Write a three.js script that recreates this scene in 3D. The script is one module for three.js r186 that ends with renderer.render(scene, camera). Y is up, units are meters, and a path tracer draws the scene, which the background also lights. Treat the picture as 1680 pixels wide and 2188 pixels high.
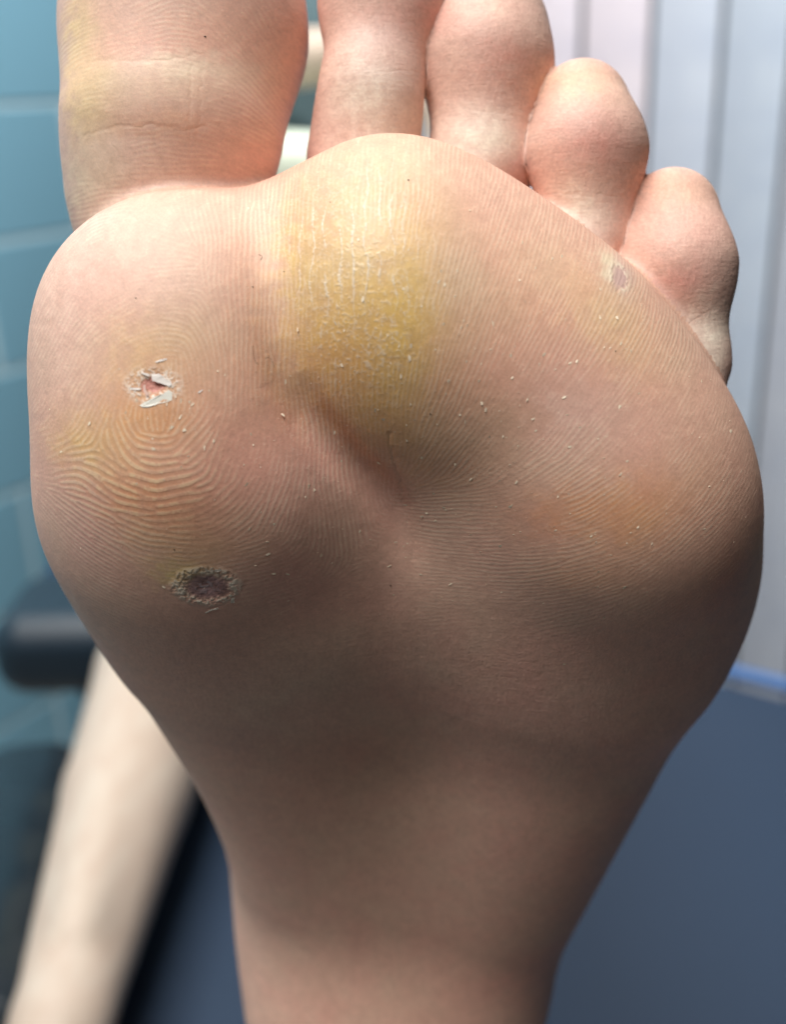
import * as THREE from 'three';
import { mergeGeometries } from 'three/addons/utils/BufferGeometryUtils.js';
import { RoundedBoxGeometry } from 'three/addons/geometries/RoundedBoxGeometry.js';
import { RectAreaLightUniformsLib } from 'three/addons/lights/RectAreaLightUniformsLib.js';

// ------------------------------------------------------------------ camera, lamps, exposure
const scene = new THREE.Scene();
scene.background = new THREE.Color(0, 0, 0);
const FPX = 2300, CX = 840, CY = 1094;                 // focal length and centre in pixels of a 1680 x 2188 picture
const PITCH = THREE.MathUtils.degToRad(21.5), ROLL = THREE.MathUtils.degToRad(-2), CAM_H = 1.25;
const camera = new THREE.PerspectiveCamera(2 * Math.atan(CY / FPX) * 180 / Math.PI, 787 / 1024, 0.01, 60);
camera.position.set(0, CAM_H, 0);
camera.rotation.set(-PITCH, 0, ROLL, 'YXZ');
camera.focus = 0.139;
camera.userData.fStop = 13;
camera.updateMatrixWorld(true);

const renderer = new THREE.WebGLRenderer({ antialias: true });
renderer.toneMapping = THREE.LinearToneMapping;
renderer.toneMappingExposure = 1.0;
renderer.shadowMap.enabled = true;
RectAreaLightUniformsLib.init();

function ceilingLamp(name, label, [x, y, z], [w, d], tilt, intensity, color) {
  const g = new THREE.Group(); g.name = name; g.position.set(x, y, z); scene.add(g);
  g.rotation.x = tilt;
  g.userData = { label, category: 'ceiling light', group: 'ceiling lights' };
  const frameM = new THREE.MeshStandardMaterial({ color: 0xe8e8e4, roughness: 0.5 });
  const bars = [[w + 0.06, 0.04, 0.03, 0, d / 2 + 0.015], [w + 0.06, 0.04, 0.03, 0, -d / 2 - 0.015], [0.03, 0.04, d, w / 2 + 0.015, 0], [0.03, 0.04, d, -w / 2 - 0.015, 0]];
  const frame = new THREE.Mesh(mergeGeometries(bars.map(([a, b, c, px, pz]) => new THREE.BoxGeometry(a, b, c).translate(px, 0, pz))), frameM);
  frame.name = 'frame'; g.add(frame);
  const diff = new THREE.Mesh(new THREE.BoxGeometry(w, 0.01, d), new THREE.MeshStandardMaterial({ color: 0xffffff, emissive: new THREE.Color(...color), emissiveIntensity: 1.5 }));
  diff.name = 'diffuser'; g.add(diff);
  const L = new THREE.RectAreaLight(new THREE.Color(...color), intensity, w, d);
  L.rotation.x = -Math.PI / 2; L.position.y = -0.02; g.add(L);
}
ceilingLamp('ceiling_light', 'white framed ceiling light panel above the raised foot', [-0.38, 2.5, 0.3], [0.9, 0.9], 0, 10.6, [1, 0.98, 0.945]);
ceilingLamp('ceiling_light_001', 'unseen added light panel tilted to brighten the wall and blind', [-0.2, 2.5, -0.75], [1.2, 0.6], 0.85, 17, [1, 0.98, 0.95]);  // unseen panel, added to brighten the block wall and blind

// ------------------------------------------------------------------ helpers
let seed = 12345;
const rnd = () => { seed = (seed * 1664525 + 1013904223) >>> 0; return seed / 4294967296; };
const clamp = (x, a, b) => Math.min(b, Math.max(a, x)), lerp = (a, b, t) => a + (b - a) * t;
const sstep = (a, b, x) => { const t = clamp((x - a) / (b - a), 0, 1); return t * t * (3 - 2 * t); };
const hash = (x, y) => { let h = Math.imul(x, 374761393) + Math.imul(y, 668265263) | 0; h = Math.imul(h ^ (h >>> 13), 1274126177); return ((h ^ (h >>> 16)) >>> 0) / 4294967296; };
function vnoise(x, y) {
  const xi = Math.floor(x), yi = Math.floor(y), a = x - xi, b = y - yi, u = a * a * (3 - 2 * a), v = b * b * (3 - 2 * b);
  return lerp(lerp(hash(xi, yi), hash(xi + 1, yi), u), lerp(hash(xi, yi + 1), hash(xi + 1, yi + 1), u), v) * 2 - 1;
}
const fbm = (x, y, n = 4) => { let s = 0, a = 0.5; for (let i = 0; i < n; i++) { s += a * vnoise(x, y); x = x * 2.03 + 17.1; y = y * 2.03 + 9.7; a *= 0.5; } return s; };
const lin = (c) => { c /= 255; return c <= 0.04045 ? c / 12.92 : Math.pow((c + 0.055) / 1.055, 2.4); };
const toS = (c) => Math.round(255 * clamp(c <= 0.0031308 ? c * 12.92 : 1.055 * Math.pow(c, 1 / 2.4) - 0.055, 0, 1));
const RGB = (r, g, b) => [lin(r), lin(g), lin(b)];
const std = (r, g, b, rough, o = {}) => new THREE.MeshPhysicalMaterial({ color: new THREE.Color().setRGB(lin(r), lin(g), lin(b)), roughness: rough, ...o });
// camera millimetres (x right, y up, z away) to the world, and the room frame (x right, h above the lens, f forward) in metres to the world
const camM = camera.matrixWorld.clone();
const toWorld = (x, y, z) => new THREE.Vector3(x / 1000, y / 1000, -z / 1000).applyMatrix4(camM);
const room = (x, h, f) => new THREE.Vector3(x, CAM_H + h, -f);
const toCam = (v) => { const q = v.clone().applyMatrix4(camM.clone().invert()); return [q.x * 1000, q.y * 1000, -q.z * 1000]; };
const at = (px, py, d) => [(px - CX) / FPX * d, (CY - py) / FPX * d, d];
function tag(o, label, category, group, kind) { o.userData.label = label; o.userData.category = category; if (group) o.userData.group = group; if (kind) o.userData.kind = kind; return o; }
function part(name, geo, mat, parent) { const m = new THREE.Mesh(geo, mat); m.name = name; parent.add(m); return m; }
function noiseTex(w, h, fn, colour) {
  const data = new Uint8Array(w * h * 4);
  for (let y = 0; y < h; y++) for (let x = 0; x < w; x++) { const c = fn(x / w, y / h), o = (y * w + x) * 4; for (let k = 0; k < 3; k++) data[o + k] = toS(Array.isArray(c) ? c[k] : c); data[o + 3] = 255; }
  const t = new THREE.DataTexture(data, w, h); t.magFilter = THREE.LinearFilter; t.wrapS = t.wrapT = THREE.RepeatWrapping; if (colour) t.colorSpace = THREE.SRGBColorSpace; t.needsUpdate = true; return t;
}

// ------------------------------------------------------------------ setting: floor, tiled wall, blind
{
  const m = new THREE.MeshStandardMaterial({ color: new THREE.Color().setRGB(0.36, 0.36, 0.35), roughness: 0.55 });
  const f = new THREE.Mesh(new THREE.BoxGeometry(7, 0.05, 7).translate(0, -0.025, -1.2), m); f.name = 'floor'; f.userData.kind = 'structure'; f.userData.label = 'grey floor under the treatment couch'; scene.add(f);
}
{ // glazed block wall running away to the right
  const dir = new THREE.Vector3(0.55, 0, -0.835).normalize(), p0 = room(-0.62, 0, 1.78);
  const wall = new THREE.Group(); wall.name = 'block_wall'; wall.position.set(p0.x, 0, p0.z); wall.rotation.y = Math.atan2(-dir.z, dir.x); scene.add(wall);
  tag(wall, 'blue glazed block wall with thin paler joints beside the big toe', 'wall');
  const bw = 0.4, bh = 0.2, j = 0.009;
  const mats = [0, 1, 2, 3].map((k) => std(130 + k * 2, 178 + k * 2, 200 + k * 1.5, 0.36));
  const geo = new RoundedBoxGeometry(bw - j, bh - j, 0.09, 2, 0.004);
  const core = part('mortar', new THREE.BoxGeometry(5.6, 2.6, 0.08).translate(0.6, 1.3, 0.003), std(186, 212, 222, 0.7), wall);
  for (let r = 0; r < 13; r++) for (let c = 0; c < 14; c++) {
    const b = part('block', geo, mats[Math.floor(hash(r, c) * 4)], wall);
    b.position.set(-2.0 + c * bw + (r % 2) * bw / 2 + 0.13, r * bh + bh / 2 + 0.045, hash(c, r) * 0.0015);
  }
}
{ // pale grey vertical blind
  const g = new THREE.Group(); g.name = 'vertical_blind'; const d = 1.62; const c = toWorld(...at(1470, 1094, d * 1000)); g.position.set(c.x, 0, c.z); scene.add(g);
  g.rotation.y = -0.12;
  tag(g, 'pale grey vertical fabric blind hanging beside the small toes', 'blind');
  const tex = noiseTex(256, 256, (u, v) => { const n = 0.5 * vnoise(u * 9, v * 22) + 0.5 * vnoise(u * 31, v * 60); return [0.90 + 0.07 * n, 0.90 + 0.06 * n, 0.92 + 0.04 * n]; }, true);
  const shades = [[206, 215, 228], [202, 214, 228], [209, 216, 228]].map(([r, gg, b]) => std(r, gg, b, 0.85, { map: tex }));
  const rose = std(226, 217, 224, 0.85, { map: tex });
  const w = 0.089, n = 12, sh = new THREE.Shape();
  const prof = []; for (let i = 0; i <= 10; i++) { const t = i / 10 - 0.5; prof.push([t * (w - 0.007), 0.004 * (1 - 4 * t * t)]); }
  sh.moveTo(prof[0][0], prof[0][1]); for (const p of prof) sh.lineTo(p[0], p[1]); for (const p of prof.slice().reverse()) sh.lineTo(p[0], p[1] - 0.0014);
  const geo = new THREE.ExtrudeGeometry(sh, { depth: 2.05, bevelEnabled: false, steps: 1 }).rotateX(-Math.PI / 2);
  for (let i = 0; i < n; i++) {
    const s = part('slat', geo, (i === 5 || i === 4) ? rose : shades[i % 3], g); s.position.set((i - 6.5) * w, 0.12, 0); s.rotation.y = Math.sin(i * 2.3) * 0.03;
    s.rotation.x = 0;
  }
  part('head_rail', new RoundedBoxGeometry(n * w, 0.05, 0.05, 2, 0.006).translate(-0.5 * w, 2.2, 0), std(215, 215, 215, 0.5), g);
  // dark grey board behind the slats, showing through the gaps
  part('backing_board', new THREE.BoxGeometry(n * w + 0.1, 2.2, 0.02).translate(-0.5 * w, 1.15, -0.05), std(96, 102, 108, 0.8), g);
}

// ------------------------------------------------------------------ couch and armrest
{
  const couch = new THREE.Group(); couch.name = 'treatment_couch'; const H = CAM_H - 0.42; couch.position.set(0, 0, -0.7); scene.add(couch);
  tag(couch, 'dark slate blue padded treatment couch with bright blue edge under the legs', 'couch');
  const grain = noiseTex(256, 256, (u, v) => 0.5 + 0.5 * fbm(u * 60, v * 60, 3));
  grain.repeat.set(4, 4);
  const vinyl = std(34, 54, 78, 0.6, { bumpMap: grain, bumpScale: 0.0004 });
  const black = std(22, 30, 36, 0.36);
  const outline = [[0.66, 0.40], [0.12, 0.775], [0.12, 1.6], [-0.33, 1.6], [-0.33, 0.95], [-0.19, 0.70], [-0.21, 0.12], [0.66, 0.12]];
  const shape = (pts) => { const s = new THREE.Shape(); pts.forEach(([x, f], i) => (i ? s.lineTo(x, f - 0.7) : s.moveTo(x, f - 0.7))); s.closePath(); return s; };
  const pad = new THREE.ExtrudeGeometry(shape(outline), { depth: 0.07, bevelEnabled: true, bevelSize: 0.012, bevelThickness: 0.012, bevelSegments: 4 }).rotateX(-Math.PI / 2).translate(0, H - 0.082, 0);
  part('pad', pad, vinyl, couch);
  const pip = new THREE.CatmullRomCurve3([[0.66, 0.41], [0.5, 0.5210], [0.3, 0.660], [0.16, 0.757], [0.125, 0.79]].map(([x, f]) => new THREE.Vector3(x + 0.010, H + 0.004, -(f + 0.004 - 0.7))));
  part('edge_piping', new THREE.TubeGeometry(pip, 40, 0.0055, 10), std(62, 108, 168, 0.45), couch);
  const frame = new THREE.ExtrudeGeometry(shape([[0.5, 0.35], [0.06, 0.7], [0.06, 1.5], [-0.28, 1.5], [-0.26, 0.2], [0.5, 0.2]]), { depth: 0.12, bevelEnabled: false }).rotateX(-Math.PI / 2).translate(0, H - 0.21, 0);
  part('base_frame', frame, black, couch);
  part('pedestal', new RoundedBoxGeometry(0.3, H - 0.21, 0.5, 3, 0.02).translate(-0.08, (H - 0.21) / 2, -0.15), std(190, 192, 190, 0.5), couch);
}
{ // rolled side cushion left of the resting leg
  const g = new THREE.Group(); g.name = 'side_bolster'; const a = toWorld(...at(-110, 2350, 470)), a2 = toWorld(...at(75, 1770, 715)); g.position.set(a.x, a.y, a.z); scene.add(g);
  tag(g, 'glossy black vinyl bolster lying along the couch beside the resting shin', 'cushion');
  const pts = []; const L = a.distanceTo(a2), R = 0.062; for (let i = 0; i <= 12; i++) { const t = i / 12 * Math.PI / 2; pts.push(new THREE.Vector2(R * Math.sin(t), -0.03 * Math.cos(t))); } for (let i = 0; i <= 16; i++) pts.push(new THREE.Vector2(R + 0.002 * Math.sin(i * 1.7), L * i / 16)); for (let i = 0; i <= 12; i++) { const t = i / 12 * Math.PI / 2; pts.push(new THREE.Vector2(R * Math.cos(t), L + 0.03 * Math.sin(t))); }
  const geo = new THREE.LatheGeometry(pts, 48).rotateX(-Math.PI / 2);
  const p = geo.attributes.position; for (let i = 0; i < p.count; i++) { const x = p.getX(i), y = p.getY(i), z = p.getZ(i), k = 1 + 0.05 * fbm(z * 14 + 3, Math.atan2(y, x) * 2.5, 3); p.setXY(i, x * k, y * k * 0.95); }
  geo.computeVertexNormals();
  const c = part('cover', geo, std(20, 30, 38, 0.3), g); g.quaternion.setFromUnitVectors(new THREE.Vector3(0, 0, -1), a2.clone().sub(a).normalize());
}
{ // armrest
  const g = new THREE.Group(); g.name = 'armrest'; const o = toWorld(...at(110, 1350, 920)); g.position.copy(o); scene.add(g);
  tag(g, 'black padded armrest on a bent post in front of the blue wall', 'armrest');
  const m = std(30, 44, 56, 0.45);
  const pad = new RoundedBoxGeometry(0.30, 0.074, 0.12, 5, 0.03).translate(0.112, 0, 0);
  part('pad', pad, m, g);
  part('bracket', new RoundedBoxGeometry(0.05, 0.06, 0.16, 3, 0.012).translate(0.03, 0.03, -0.12), m, g);
  const c = new THREE.CatmullRomCurve3([[0.075, -0.02, 0.0], [0.075, -0.08, 0.0], [0.06, -0.16, -0.03], [0.02, -0.24, -0.06], [-0.05, -0.38, -0.06], [-0.05, -0.82, -0.06]].map((a) => new THREE.Vector3(...a)));
  part('post', new THREE.TubeGeometry(c, 40, 0.016, 12), std(18, 26, 32, 0.4), g);
  g.rotation.z = 0.0;
}
// ------------------------------------------------------------------ person: implicit body
const smin = (a, b, k) => { const h = Math.max(k - Math.abs(a - b), 0) / k; return Math.min(a, b) - h * h * k * 0.25; };
function cone(a, b, r1, r2) { // tapered capsule
  const ba = [b[0] - a[0], b[1] - a[1], b[2] - a[2]], l2 = ba[0] ** 2 + ba[1] ** 2 + ba[2] ** 2;
  return (x, y, z) => { const px = x - a[0], py = y - a[1], pz = z - a[2], t = clamp((px * ba[0] + py * ba[1] + pz * ba[2]) / l2, 0, 1), dx = px - ba[0] * t, dy = py - ba[1] * t, dz = pz - ba[2] * t; return Math.sqrt(dx * dx + dy * dy + dz * dz) - (r1 + (r2 - r1) * t); };
}
function egg(c, r, rz = 0) { // ellipsoid, turned about the line of sight by rz degrees
  const co = Math.cos(rz * Math.PI / 180), si = Math.sin(rz * Math.PI / 180);
  return (x, y, z) => {
    const dx = x - c[0], dy = y - c[1], ax = (dx * co + dy * si), ay = (-dx * si + dy * co), az = z - c[2];
    const qx = ax / r[0], qy = ay / r[1], qz = az / r[2], k0 = Math.sqrt(qx * qx + qy * qy + qz * qz) + 1e-9;
    const sx = qx / r[0], sy = qy / r[1], sz = qz / r[2], k1 = Math.sqrt(sx * sx + sy * sy + sz * sz) + 1e-9;
    return k0 * (k0 - 1) / k1;
  };
}
const solePrims = [ // [shape, blend in mm]
  [egg([-27, 9.5, 153.5], [22.8, 25.5, 26]), 8],              // pad under the big toe joint
  [egg([-27.5, 26.8, 151], [20.5, 17.3, 21.5]), 12],
  [egg([-27, -5, 166], [24.5, 18.5, 25], -20), 12],
  [egg([-0.5, 27.5, 153], [20.5, 24.5, 27.5]), 4],             // middle pad
  [egg([18.5, 17.5, 155], [22.5, 29.5, 27], 44), 12],
  [egg([-17.5, 4, 156.5], [16.5, 17, 23.5], 30), 5],
  [egg([-14, 26, 158.5], [13, 21, 21]), 8],
  [egg([31.5, 0.5, 157], [20.3, 20, 25]), 12],           // pad under the little toe joint
  [egg([31.5, -10, 176], [26, 20, 25], 20), 14],
  [egg([3, -1, 173], [33, 25, 26]), 14],
  [cone([28, -20, 187], [13.5, -92, 230], 27, 20), 18],  // outer border
  [cone([-22, -15, 182], [-10.5, -60, 218], 25.5, 21.5), 16], // arch
  [cone([-8, -40, 212], [-7, -90, 236], 23, 23.5), 14],
  [egg([-0.5, -112, 235], [29.8, 36, 32]), 17],           // heel
  [cone([-6, -72, 252], [-2, -52, 300], 29, 33), 20],  // ankle
  [cone([-2, -52, 300], [-4, -38, 340], 33, 33), 10],
  [cone([-8, 20, 175], [-4, -50, 262], 20, 30), 20],   // instep
  [cone([18, 6, 173], [8, -50, 257], 18, 26), 20],
];
const toes = [
  { k: 5, p: [[[-33, 34, 162], 12], [[-34, 47, 160], 12.9], [[-32.2, 56, 157.5], 14.9], [[-29.8, 68, 154], 16.5, 161], [[-28.5, 80, 153], 15.5, 166]] },
  { k: 3, p: [[[-4.8, 38, 168], 8.4], [[-4.5, 53, 161], 7.2], [[-3.3, 61, 158], 6.6], [[-1.4, 73, 154], 8.3, 161], [[-0.6, 80, 154], 8.0, 166]] },
  { k: 3, p: [[[12.8, 38, 168], 7.5], [[13.0, 52, 161], 6.6], [[13.7, 64.5, 156], 8.5, 161], [[13.8, 69, 154], 8.2, 163]] },
  { k: 3, p: [[[28, 29, 165], 6.2], [[28.4, 40.5, 157.5], 5.4], [[27.6, 51, 153], 7.5, 156], [[26.7, 57, 152], 6.6, 159]] },
  { k: 3, p: [[[40, 12, 163], 6.3], [[42.4, 21.5, 155], 5.0], [[39.9, 34, 150.5], 7.0, 154], [[38.9, 41.3, 150], 6.5, 157]] },
].map((t) => ({ k: t.k, p: t.p.map(([q, r, z = q[2]]) => [q.map((c) => c * z / q[2]), r * z / q[2]]) })).map((t) => ({ k: t.k, c: t.p.slice(1).map((q, i) => cone(t.p[i][0], q[0], t.p[i][1], q[1])) }));
const pits = [[at(326, 824, 133), 2.6, 0.5], [at(440, 1254, 138), 9, 0.3]];
const soleField = (x, y, z) => { let d = 1e9; for (const [f, k] of solePrims) { const e = f(x, y, z); d = d > 1e8 ? e : (e - d > k ? d : smin(d, e, k)); } return d; };
const toeField = (x, y, z) => { let d = 1e9; for (const t of toes) { let e = 1e9; for (const c of t.c) { const q = c(x, y, z); e = e > 1e8 ? q : smin(e, q, 5); } d = d > 1e8 ? e : smin(d, e, 0.5); } return d; };
function footField(x, y, z) {
  let d = soleField(x, y, z), e = y > 0 ? toeField(x, y, z) : 1e9;
  return e > d + 2 ? d : smin(d, e, 2);
}
function trace(f, px, py, d0 = 100, d1 = 420) { // where the line of sight through a pixel meets the surface
  const dx = (px - CX) / FPX, dy = (CY - py) / FPX, l = Math.sqrt(1 + dx * dx + dy * dy); let z = d0;
  for (let i = 0; i < 140; i++) { const e = f(dx * z, dy * z, z); if (e < 0.02) return [dx * z, dy * z, z]; z += Math.max(e * 0.8, 0.02) / l; if (z > d1) return null; }
  return null;
}
// pits sit on the surface
const gradOf = (x, y, z) => { const e = 0.4, g = [footField(x + e, y, z) - footField(x - e, y, z), footField(x, y + e, z) - footField(x, y - e, z), footField(x, y, z + e) - footField(x, y, z - e)], l = Math.hypot(...g); return g.map((q) => q / l); };
const pitShapes = pits.map(([c, r, deep]) => { const p = trace(footField, CX + c[0] / c[2] * FPX, CY - c[1] / c[2] * FPX) || c, n = gradOf(...p); return egg(p.map((q, i) => q + n[i] * (r - deep)), [r, r, r]); });
const foldPts = [[588, 640], [592, 730], [612, 810], [655, 885], [715, 955], [785, 1020], [845, 1090], [872, 1150], [884, 1200]].map(([px, py], i) => { const p = trace(footField, px, py), n = gradOf(...p), lift = [2.9, 2.3, 1.6, 0.95, 0.75, 0.8, 1.3, 1.9, 2.9][i]; return [p.map((q, j) => q + n[j] * lift), 1.4]; });
const fold = foldPts.slice(1).map((q, i) => cone(foldPts[i][0], q[0], foldPts[i][1], q[1]));
const skinField = (x, y, z) => { let d = footField(x, y, z); if (z < 165 && x > -30 && x < 16 && y < 42 && y > -24) { let g = 1e9; for (const c of fold) g = Math.min(g, c(x, y, z)); d = -smin(-d, g, 2.6); } if (z < 160) for (const p of pitShapes) d = -smin(-d, p(x, y, z), 0.5); return d; };
const grad = (f, x, y, z, e) => { const gx = f(x + e, y, z) - f(x - e, y, z), gy = f(x, y + e, z) - f(x, y - e, z), gz = f(x, y, z + e) - f(x, y, z - e), l = Math.hypot(gx, gy, gz) || 1; return [gx / l, gy / l, gz / l, l / (2 * e)]; };
function surfaceNets(f, lo, hi, h, eps) {
  const B = 8, n = [0, 1, 2].map((i) => Math.ceil((hi[i] - lo[i]) / h / B) * B), [nx, ny, nz] = n, s1 = nx, s2 = nx * ny, F = new Float32Array(nx * ny * nz), reach = B * h * 0.5 * Math.sqrt(3) * 1.35;
  for (let k = 0; k < nz; k += B) for (let j = 0; j < ny; j += B) for (let i = 0; i < nx; i += B) {
    const c = f(lo[0] + (i + B / 2) * h, lo[1] + (j + B / 2) * h, lo[2] + (k + B / 2) * h), far = Math.abs(c) > reach;
    for (let c2 = k; c2 < k + B; c2++) for (let b = j; b < j + B; b++) for (let a = i; a < i + B; a++) F[a + b * s1 + c2 * s2] = far ? c : f(lo[0] + a * h, lo[1] + b * h, lo[2] + c2 * h);
  }
  const id = new Int32Array(nx * ny * nz).fill(-1), pos = [];
  for (let k = 0; k < nz - 1; k++) for (let j = 0; j < ny - 1; j++) for (let i = 0; i < nx - 1; i++) {
    const o = i + j * s1 + k * s2; let m = 0;
    for (let q = 0; q < 8; q++) if (F[o + (q & 1) + ((q >> 1) & 1) * s1 + (q >> 2) * s2] < 0) m++;
    if (m === 0 || m === 8) continue;
    let x = 0, y = 0, z = 0, c = 0;
    for (let q = 0; q < 8; q++) for (let b = 0; b < 3; b++) { const r = q | (1 << b); if (r === q) continue; const v0 = F[o + (q & 1) + ((q >> 1) & 1) * s1 + (q >> 2) * s2], v1 = F[o + (r & 1) + ((r >> 1) & 1) * s1 + (r >> 2) * s2]; if ((v0 < 0) === (v1 < 0)) continue; const t = v0 / (v0 - v1); x += lerp(q & 1, r & 1, t); y += lerp((q >> 1) & 1, (r >> 1) & 1, t); z += lerp(q >> 2, r >> 2, t); c++; }
    id[o] = pos.length / 3; pos.push(lo[0] + (i + x / c) * h, lo[1] + (j + y / c) * h, lo[2] + (k + z / c) * h);
  }
  const nor = new Float32Array(pos.length);
  for (let v = 0; v < pos.length; v += 3) {
    for (let it = 0; it < 2; it++) { const e = f(pos[v], pos[v + 1], pos[v + 2]); if (Math.abs(e) > h) break; const g = grad(f, pos[v], pos[v + 1], pos[v + 2], eps); const st = clamp(e / Math.max(g[3], 0.5), -h * 0.5, h * 0.5); for (let b = 0; b < 3; b++) pos[v + b] -= g[b] * st; }
    const g = grad(f, pos[v], pos[v + 1], pos[v + 2], eps); nor[v] = g[0]; nor[v + 1] = g[1]; nor[v + 2] = g[2];
  }
  const idx = [];
  const quad = (a, b, c, d, flip) => { if (flip) idx.push(a, c, b, a, d, c); else idx.push(a, b, c, a, c, d); };
  for (let k = 1; k < nz - 1; k++) for (let j = 1; j < ny - 1; j++) for (let i = 1; i < nx - 1; i++) {
    const o = i + j * s1 + k * s2, s = F[o] < 0;
    if (s !== F[o + 1] < 0) quad(id[o - s1 - s2], id[o - s2], id[o], id[o - s1], !s);
    if (s !== F[o + s1] < 0) quad(id[o - 1 - s2], id[o - s2], id[o], id[o - 1], s);
    if (s !== F[o + s2] < 0) quad(id[o - 1 - s1], id[o - s1], id[o], id[o - 1], !s);
  }
  return { pos, nor, idx };
}
const FOOT_H = 0.75;
const foot = surfaceNets(skinField, [-56, -152, 118], [56, 114, 330], FOOT_H, 0.25);
// the foot's own flat frame: u across (mm), v along the sole (mm)
const TA = 10 * Math.PI / 180, CA = Math.cos(TA), SA = Math.sin(TA);
const flat = (p) => [p[0], p[1] * CA - (p[2] - 140) * SA];
const U0 = -58, U1 = 58, V0 = -132, V1 = 92;             // the whole foot in that frame
const onSkin = (px, py) => trace(footField, px, py);
const spot = (px, py) => { const p = onSkin(px, py); return p ? flat(p) : flat(at(px, py, 150)); };

// ------- ridges: noise shaped along a field of directions (what friction ridges do)
function directions(list) { // [px, py, angle] -> function(u, v) giving [cos 2a, sin 2a]
  const pts = list.map(([x, y, a]) => [...spot(x, y), Math.cos(a * Math.PI / 90), Math.sin(a * Math.PI / 90)]);
  return (u, v) => { let c = 0, s = 0; for (const p of pts) { const d2 = (u - p[0]) ** 2 + (v - p[1]) ** 2, w = 1 / Math.pow(d2 + 3, 1.7); c += w * p[2]; s += w * p[3]; } const l = Math.hypot(c, s) || 1; return [c / l, s / l]; };
}
function ridges(W, H, u0, v0, mm, dirs, period, mask, rounds = 6) { // smooth along the ridge, band-pass across it, again and again
  const NA = 90, NS = 8, taps = (th, t) => t.map(([q, w]) => [q * Math.cos(th), q * Math.sin(th), w]);
  const bilinear = (list) => { const o = new Map(); for (const [x, y, w] of list) { const xi = Math.floor(x), yi = Math.floor(y), a = x - xi, b = y - yi; for (const [i, j, k] of [[0, 0, (1 - a) * (1 - b)], [1, 0, a * (1 - b)], [0, 1, (1 - a) * b], [1, 1, a * b]]) { const key = (yi + j) * W + xi + i; o.set(key, (o.get(key) || 0) + k * w); } } return [Int32Array.from(o.keys()), Float32Array.from(o.values())]; };
  const along = [], across = []; const per = (i) => 0.5 * Math.pow(1.16, i);
  const g1 = []; let gs = 0; for (let q = -12; q <= 12; q += 1.5) { const w = Math.exp(-q * q / 60); g1.push([q, w]); gs += w; } g1.forEach((t) => (t[1] /= gs));
  for (let a = 0; a < NA; a++) along.push(bilinear(taps(Math.PI * a / NA, g1)));
  for (let i = 0; i < NS; i++) { const P = per(i) / mm, g2 = []; let m = 0, e = 0, ab = 0; for (let q = -Math.ceil(P * 1.3); q <= Math.ceil(P * 1.3); q++) { const w = Math.exp(-q * q / (2 * (0.5 * P) ** 2)); g2.push([q, w * Math.cos(2 * Math.PI * q / P), w]); m += w * Math.cos(2 * Math.PI * q / P); e += w; } g2.forEach((t) => { t[1] -= m / e * t[2]; ab += Math.abs(t[1]); }); const row = []; for (let a = 0; a < NA; a++) row.push(bilinear(taps(Math.PI * a / NA + Math.PI / 2, g2.map((t) => [t[0], t[1] * 2.6 / ab])))); across.push(row); }
  let A = new Float32Array(W * H), B = new Float32Array(W * H); const selA = new Int16Array(W * H).fill(-1), selP = new Uint8Array(W * H);
  const C = 6, E = 22;
  for (let by = 0; by < H; by += C) for (let bx = 0; bx < W; bx += C) {
    const u = u0 + (bx + C / 2) * mm, v = v0 + (by + C / 2) * mm; if (mask(u, v) <= 0.01) continue;
    const [c, s] = dirs(u, v), a = ((Math.round(Math.atan2(s, c) / 2 / Math.PI * NA) % NA) + NA) % NA, p = clamp(Math.round(Math.log(period(u, v) / 0.5) / Math.log(1.16)), 0, NS - 1);
    for (let y = by; y < Math.min(H, by + C); y++) for (let x = bx; x < Math.min(W, bx + C); x++) { selA[y * W + x] = a; selP[y * W + x] = p; }
  }
  for (let i = 0; i < W * H; i++) A[i] = hash(i, 77) * 2 - 1;
  for (let r = 0; r < rounds * 2; r++) {
    const odd = r & 1;
    for (let y = E; y < H - E; y++) for (let x = E; x < W - E; x++) {
      const o = y * W + x, q = selA[o]; if (q < 0) { B[o] = 0; continue; }
      const [of, w] = odd ? across[selP[o]][q] : along[q]; let s = 0;
      for (let i = 0; i < of.length; i++) s += w[i] * A[o + of[i]];
      B[o] = odd ? clamp(s * (r < 3 ? 4 : 1.5), -1, 1) : s;
    }
    [A, B] = [B, A];
  }
  return A;
}
const MM = 0.0945, TW = Math.floor((U1 - U0) / MM), SV0 = -132, SV1 = 36 + 20;     // sole sheet
const SH_ = Math.min(2048, Math.floor((60 - (-132)) / MM)); const SVLO = 60 - SH_ * MM;
const THV0 = -2, TH_ = Math.floor((V1 - THV0) / MM);                                // toes' sheet
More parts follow.
